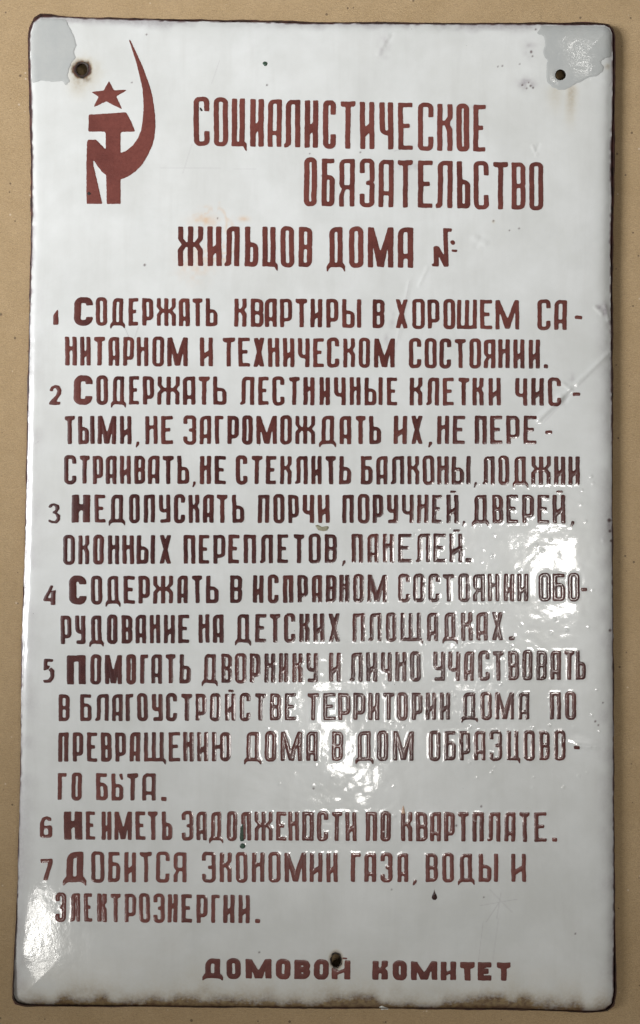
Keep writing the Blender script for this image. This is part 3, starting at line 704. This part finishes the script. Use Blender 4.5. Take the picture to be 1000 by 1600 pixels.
RUST = np.maximum(RUST, 0.5 * np.exp(-((GX - 949) / 4) ** 2 - ((GY - 104) / 4) ** 2)); RUST = np.maximum(RUST, 0.6 * np.exp(-((GX - 771) / 2) ** 2 - ((GY - 346) / 2) ** 2))
# brown creeping up from the lower edge
db = 1574 + 0.004 * (GX - 200) - GY
prof = 0.35 + 0.65 * np.clip(np.exp(-((GX - 125) / 55) ** 2) + np.exp(-((GX - 310) / 120) ** 2) + .9 * np.exp(-((GX - 560) / 90) ** 2) + np.exp(-((GX - 790) / 75) ** 2), 0, 1)
prof *= 1 + 0.5 * n1
RUST = np.maximum(RUST, prof * (1.7 * np.exp(-np.maximum(db, 0) / 10.0) + 0.55 * np.exp(-np.maximum(db, 0) / 30.0)))
DARK = np.maximum(DARK, 0.6 * prof * np.exp(-(np.maximum(db, 0) / 3.5) ** 2))
RUST = np.maximum(RUST, 0.8 * np.exp(-np.hypot(GX - 962, GY - 1580) / 11)); RUST = np.maximum(RUST, 0.6 * np.exp(-np.hypot(GX - 18, GY - 1572) / 10))
SCUF_SHADE = np.maximum(SCUF_SHADE, 0.42 * sst(20, 0, din) * sst(900, 1300, GY) * (0.8 + 0.6 * n1))  # edge grime, with the curved edge's shade put into the colour
SCUF_SHADE = np.maximum(SCUF_SHADE, 0.26 * sst(38, 2, din) * (0.7 + 0.8 * n1) * sst(300, 700, GY))  # wider, fainter band of the same grime and painted edge shade
# the pale orange stain by the third heading
ring = np.abs(np.hypot((GX - 330) / 1.0, (GY - 372) / 1.35) - 30 + 9 * n2 + 6 * n1)
PINK = np.maximum(PINK, 0.34 * np.exp(-(ring / 4.5) ** 2) * sst(-.5, .4, n1 + 0.2)); PINK = np.maximum(PINK, 0.20 * np.exp(-((GX - 305) / 24) ** 2 - ((GY - 410) / 26) ** 2) * (1 + n2))
PINK = np.maximum(PINK, 0.42 * np.exp(-((GX - 381) / 8) ** 2 - ((GY - 342) / 4) ** 2)); PINK = np.maximum(PINK, 0.32 * np.exp(-((GX - 318) / 20) ** 2 - ((GY - 345) / 9) ** 2) * (1 + n2))
# hair scratches
for (x0, y0, x1, y1, wd, a) in ((343, 95, 331, 130, .7, .25), (300, 225, 286, 270, .8, .22), (250, 262, 345, 263, .8, .2), (365, 264, 400, 264, .8, .15), (195, 512, 201, 526, .7, .5), (217, 509, 211, 527, .7, .35), (616, 236, 640, 230, .8, .4), (780, 1410, 760, 1440, .7, .35),
                                (765, 1390, 800, 1425, .7, .3), (750, 1415, 808, 1405, .7, .3), (783, 1395, 776, 1436, .7, .3), (755, 1440, 748, 1500, .7, .25), (779, 1435, 770, 1500, .7, .2), 
                                (840, 1560, 910, 1570, .9, .25), (54, 694, 60, 690, .8, .5), (615, 560, 640, 440, .9, .25), (850, 660, 945, 560, 1.2, .15)):
    SCUF_SHADE = np.maximum(SCUF_SHADE, a * np.exp(-(seg_dist(GX, GY, x0, y0, x1, y1) / wd) ** 2))
WEAR = np.stack([RUST, DARK, SCUF_SHADE, PINK], -1)
def sample(A, px, py):
    j = np.clip(np.rint((px - PX[0]) / ST).astype(int), 0, len(PX) - 1); i = np.clip(np.rint((py - PY[0]) / ST).astype(int), 0, len(PY) - 1)
    return A[i, j]

# ---------------------------------------------------------------- the sign itself
sign = bpy.data.objects.new('enamel_sign', None)
COL.objects.link(sign)
sign.empty_display_size = 0.1
sign['label'] = 'white enamel sign with red-brown Cyrillic rules lying on brown cardboard'
sign['category'] = 'sign'

Fp = np.maximum(D_FACE, -holes_sdf(GX, GY))
vx, vy, fs = contour(Fp, PX, PY)
plate = mesh_object('plate', point(vx, vy, height(vx, vy)), fs, M_EN, sign)
attr(plate, 'wear', sample(WEAR, vx, vy))

# rim: the rolled edge in its dark ground coat, from just under the face down to the cardboard
RS = np.maximum(D_RIM, -(D_FACE + 7.0))
vx, vy, fs = contour(RS, PX, PY)
dr = np.maximum(-sample(D_RIM, vx, vy), 0); df = sample(D_FACE, vx, vy)
zr = np.minimum(height(vx, vy) - 0.9, HGT - 4.2) - 2.2 * sst(-1.0, 4.0, df)
zr = zr - 1.5 * sst(1.5, 0.0, dr)
rv = point(vx, vy, zr, True)
# outer skirt
P = np.array(RIM, float)
seg = []
for k in range(len(P)):
    a, b = P[k], P[(k + 1) % len(P)]
    m = max(2, int(np.hypot(*(b - a)) / 8))
    seg.append(a + (b - a) * np.linspace(0, 1, m, endpoint=False)[:, None])
S = np.concatenate(seg)
nS = len(S)
c = S.mean(0)
for _ in range(2):
    S = (np.roll(S, 1, 0) + 2 * S + np.roll(S, -1, 0)) / 4
tg = np.roll(S, -1, 0) - np.roll(S, 1, 0)
tg /= np.linalg.norm(tg, axis=1)[:, None]
S = S + np.stack([-tg[:, 1], tg[:, 0]], -1) * 1.6
inn = S + (c - S) / np.linalg.norm(c - S, axis=1)[:, None] * 1.0
rings = [point(inn[:, 0], inn[:, 1], np.full(nS, HGT - 7.6), True), point(S[:, 0], S[:, 1], np.full(nS, HGT - 8.8), True)]
rings.append(rings[1] * np.array([1.0, 1.0, 0.0]))
i0 = np.arange(nS); i1 = (i0 + 1) % nS
base = len(rv)
sk = [np.stack([base + r * nS + i0, base + (r + 1) * nS + i0, base + (r + 1) * nS + i1, base + r * nS + i1], -1)[:, ::-1] for r in range(2)]
rim = mesh_object('rim', np.concatenate([rv] + rings), fs + sk, M_RIM, sign)

crng = np.random.default_rng(77)
def raised(name, fieldfn, box, step, mat, parent, lift=0.22, bulge=0.2, soft=2.6, nblur=1):
    """a raised sheet of paint lying on the face where fieldfn < 0"""
    gx = np.arange(box[0] - 4, box[1] + 4, step); gy = np.arange(box[2] - 4, box[3] + 4, step)
    X, Y = np.meshgrid(gx, gy)
    Fd = np.clip(fieldfn(X, Y), -8, 8)
    Fd = blur(Fd, nblur)
    vx, vy, fs = contour(Fd, gx, gy)
    if len(vx) == 0: return None
    j = np.clip((vx - gx[0]) / step, 0, len(gx) - 1.001); i = np.clip((vy - gy[0]) / step, 0, len(gy) - 1.001)
    ji, ii = j.astype(int), i.astype(int); fx, fy = j - ji, i - ii
    d = -((Fd[ii, ji] * (1 - fx) + Fd[ii, ji + 1] * fx) * (1 - fy) + (Fd[ii + 1, ji] * (1 - fx) + Fd[ii + 1, ji + 1] * fx) * fy)
    z = height(vx, vy) + lift + bulge * sst(-0.2, soft, d)
    return vx, vy, z, fs

COAT_SHEEN_Y = [0, 190, 290, 385, 490, 550, 610, 670, 735, 795, 860, 920, 980, 1045, 1105, 1165, 1230, 1290, 1355, 1420, 1515, 1600]
COAT_SHEEN_V = [.85, .85, .70, .65, .50, .45, .38, .28, .12, .08, .05, .05, .10, .18, .18, .22, .60, .65, .80, .80, .70, .6]  # paint thickness by row, with the reflected room veil put into the colour
def build(name, pieces, mat, parent):
    V, FS, off, CT = [], {}, 0, []
    for pc in pieces:
        if pc is None: continue
        vx, vy, z, fs = pc
        V.append(point(vx, vy, z))
        v = np.interp(vy.mean(), COAT_SHEEN_Y, COAT_SHEEN_V) + 0.05 + crng.uniform(-0.14, 0.14)
        CT.append(np.full(len(vx), v))
        for f in fs: FS.setdefault(f.shape[1], []).append(f + off)
        off += len(vx)
    o = mesh_object(name, np.concatenate(V), [np.concatenate(v) for v in FS.values()], mat, parent)
    if mat is M_RED:
        ct = np.concatenate(CT)
        attr(o, 'coat', np.stack([ct, ct, ct, ct * 0 + 1], -1))
    return o

# emblem: hammer and sickle with a star above
em = build('emblem', [raised('e', lambda X, Y: poly_sdf(X, Y, EMBLEM) + 0.35 * noise(X, Y, 5, 41), (130, 250, 58, 322), 1.0, None, None)], M_RED, sign)
build('star', [raised('s', lambda X, Y: poly_sdf(X, Y, STAR) + 0.3 * noise(X, Y, 5, 42), (138, 204, 120, 176), 1.0, None, None)], M_RED, em)

# the text: one group per line, a mesh per word (numerals apart)
for li, ln in enumerate(LINES):
    row = bpy.data.objects.new('heading_line' if li < 3 else ('signature_line' if li == len(LINES) - 1 else 'text_line'), None)
    COL.objects.link(row); row.parent = sign
    row.empty_display_size = 0.02
    for wi, w in enumerate(ln['words']):
        pcs = []
        for (a, b, ch, x0, x1, y0, y1, s, seed) in LETTERS:
            if (a, b) != (li, wi): continue
            def fld(X, Y, ch=ch, x0=x0, x1=x1, y0=y0, y1=y1, s=s, seed=seed):
                f = Glyph(X, Y, x0, x1, y0, y1, s, seed).draw(ch) + 0.24 * noise(X, Y, 5.5, seed)
                return np.maximum(f, -holes_sdf(X, Y, 2.0))
            hh = y1 - y0
            up = 7 if ch in 'Й' else 0
            dn = hh * 0.14 if ch in 'ДЦЩ' else 0
            pcs.append(raised('l', fld, (x0 - 1, x1 + 1, y0 - up, y1 + dn), 1.05, None, None, 0.40, 0.14 if li < 3 else 0.22, 3.0))
        build('numeral' if w[0][0] in '1234567' else 'word', pcs, M_RED, row)

# ---------------------------------------------------------------- touch-up paint, holes, drips
PATCH_A = [(60, 22), (92.5, 24), (102.5, 31), (110, 45), (116, 57.5), (119, 70), (116, 82), (118, 90), (112, 98), (108, 108), (105, 117), (109, 127.5), (102, 132.5), (97.5, 126), (80, 127.5), (62.5, 126), (51, 129), (42, 128), (40, 60), (44, 25)]
PATCH_B = [(844, 30), (965, 30), (965, 80), (958, 87), (945, 91), (938, 98), (944, 105), (942, 111), (932, 119), (921, 120), (907.6, 127.7), (896.6, 133), (883, 141), (872, 140), (861, 135), (855, 129), (854, 115.6), (855, 93.6), (849, 85), (851.5, 69), (850, 57), (839, 52), (844, 43)]
def inside_face(X, Y): return poly_sdf(X, Y, FACE) + 2.2
for Pp, bx, lab in ((PATCH_A, (40, 122, 20, 136), 'grey patch in the corner beside the rusty hole'), (PATCH_B, (836, 964, 30, 144), 'grey patch round the clean hole')):
    f = lambda X, Y, Pp=Pp: np.maximum(np.maximum(poly_sdf(X, Y, Pp) + 0.9 * noise(X, Y, 9, 51) + 0.5 * noise(X, Y, 4, 52), inside_face(X, Y)), -holes_sdf(X, Y, 0.3))
    o = build('paint_patch', [raised('p', f, bx, 1.1, None, None, 0.30, 0.35, 2.0)], M_PATCH, sign)
    o['label'] = lab

def hole(cx, cy, rx, ry, flare, depth, ragged, mat, seed):
    r = np.random.default_rng(seed)
    nn = 48
    th = np.linspace(0, 2 * math.pi, nn, endpoint=False)
    wob = sum(r.uniform(-1, 1) * np.sin(k * th + r.uniform(0, 6.28)) for k in (2, 3, 5, 7, 9)) * ragged
    wob2 = sum(r.uniform(-1, 1) * np.sin(k * th + r.uniform(0, 6.28)) for k in (2, 4, 6)) * ragged * 0.35
    V = []
    for (g, w, dz) in ((flare, wob, 0.35), (flare * 0.55, wob * .6, 0.5), (-0.2, wob2, -0.3), (-0.9, wob2, -depth), (-0.9, wob2, -depth - HGT)):  # lowest ring: added dark tube down to the cardboard, keeps the hole black
        X = cx + (rx + g + w) * np.cos(th); Y = cy + (ry + g + w) * np.sin(th)
        V.append(point(X, Y, np.maximum(height(X, Y) + dz, 0.8)))
    i0 = np.arange(nn); i1 = (i0 + 1) % nn
    fs = [np.stack([k * nn + i0, k * nn + i1, (k + 1) * nn + i1, (k + 1) * nn + i0], -1)[:, ::-1] for k in range(4)]
    return mesh_object('mounting_hole', np.concatenate(V), fs, mat, sign)
hole(128, 108.7, 9.0, 9.5, 2.6, 2.5, 0.75, M_RUST, 3)['label'] = 'burnt rusty hole with a ragged edge'
hole(875.7, 117.0, 8.2, 8.2, 0.3, 3.0, 0.05, M_BLACK, 4)['label'] = 'clean round hole in the grey patch'
hole(525, 1500.5, 8.0, 11.0, 1.4, 3.0, 0.5, M_BLACK, 5)['label'] = 'dark oval hole through the last word'

def blob(name, pts, mat, lab=None, lift=0.4, bulge=0.9):
    a = np.array(pts)
    o = build(name, [raised('b', lambda X, Y: poly_sdf(X, Y, pts) + 0.25 * noise(X, Y, 4, 61), (a[:, 0].min(), a[:, 0].max(), a[:, 1].min(), a[:, 1].max()), 0.7, None, None, lift, bulge, 2.0)], mat, sign)
    if lab: o['label'] = lab
    return o
def disc(cx, cy, rx, ry): return [(cx + rx * math.cos(k * math.pi / 8), cy + ry * math.sin(k * math.pi / 8)) for k in range(16)]
blob('paint_drip', disc(414, 99.5, 3.8, 3.8), M_GREEN, 'green drip near the top edge')
blob('paint_drip', [(376, 1290), (380, 1286), (381, 1300), (381, 1314), (375.5, 1315), (374.5, 1308)], M_GREEN, 'green run across a letter')
blob('paint_drip', disc(379, 1322, 4.6, 4.2), M_GREEN, 'green drop below the fifth letter')
blob('paint_drip', [(678.4, 1388), (679.6, 1394), (682.6, 1400), (682.8, 1404), (680, 1406.5), (676.6, 1406), (674.6, 1403), (675.4, 1399), (677.6, 1394)], M_DRIP, 'dark brown teardrop below the seventh rule')
blob('putty_smear', [(492, 821), (497, 820), (503, 823.5), (512, 822), (514, 824), (511, 829), (506, 830), (497, 828.5)], M_CREAM, 'cream smear between the third rule and its second line')
blob('paint_drip', [(630, 1257), (632, 1264), (633, 1271), (628, 1272), (627, 1268)], M_ORANGE, 'pale orange fleck above a letter')
blob('enamel_chip', [(136, 302), (139, 299), (142.5, 303), (138, 305.5)], M_BLACK, 'black chip at the foot of the sickle handle', 0.9, 0.2)
blob('enamel_chip', [(311.5, 166), (315, 170), (317, 173), (314.5, 174), (312, 171)], M_BLACK, 'black chip inside the first heading letter', 0.4, 0.2)
blob('paint_drip', [(592, 1573), (597, 1571.5), (601, 1573.5), (608, 1575), (606, 1577.5), (600, 1577), (597, 1578.5), (594, 1576)], make_plain('white_flake', (0.72, 0.72, 0.68), 0.3, (0.6, 0.58, 0.5)), 'white flake on the lower edge', 0.2, 1.2)
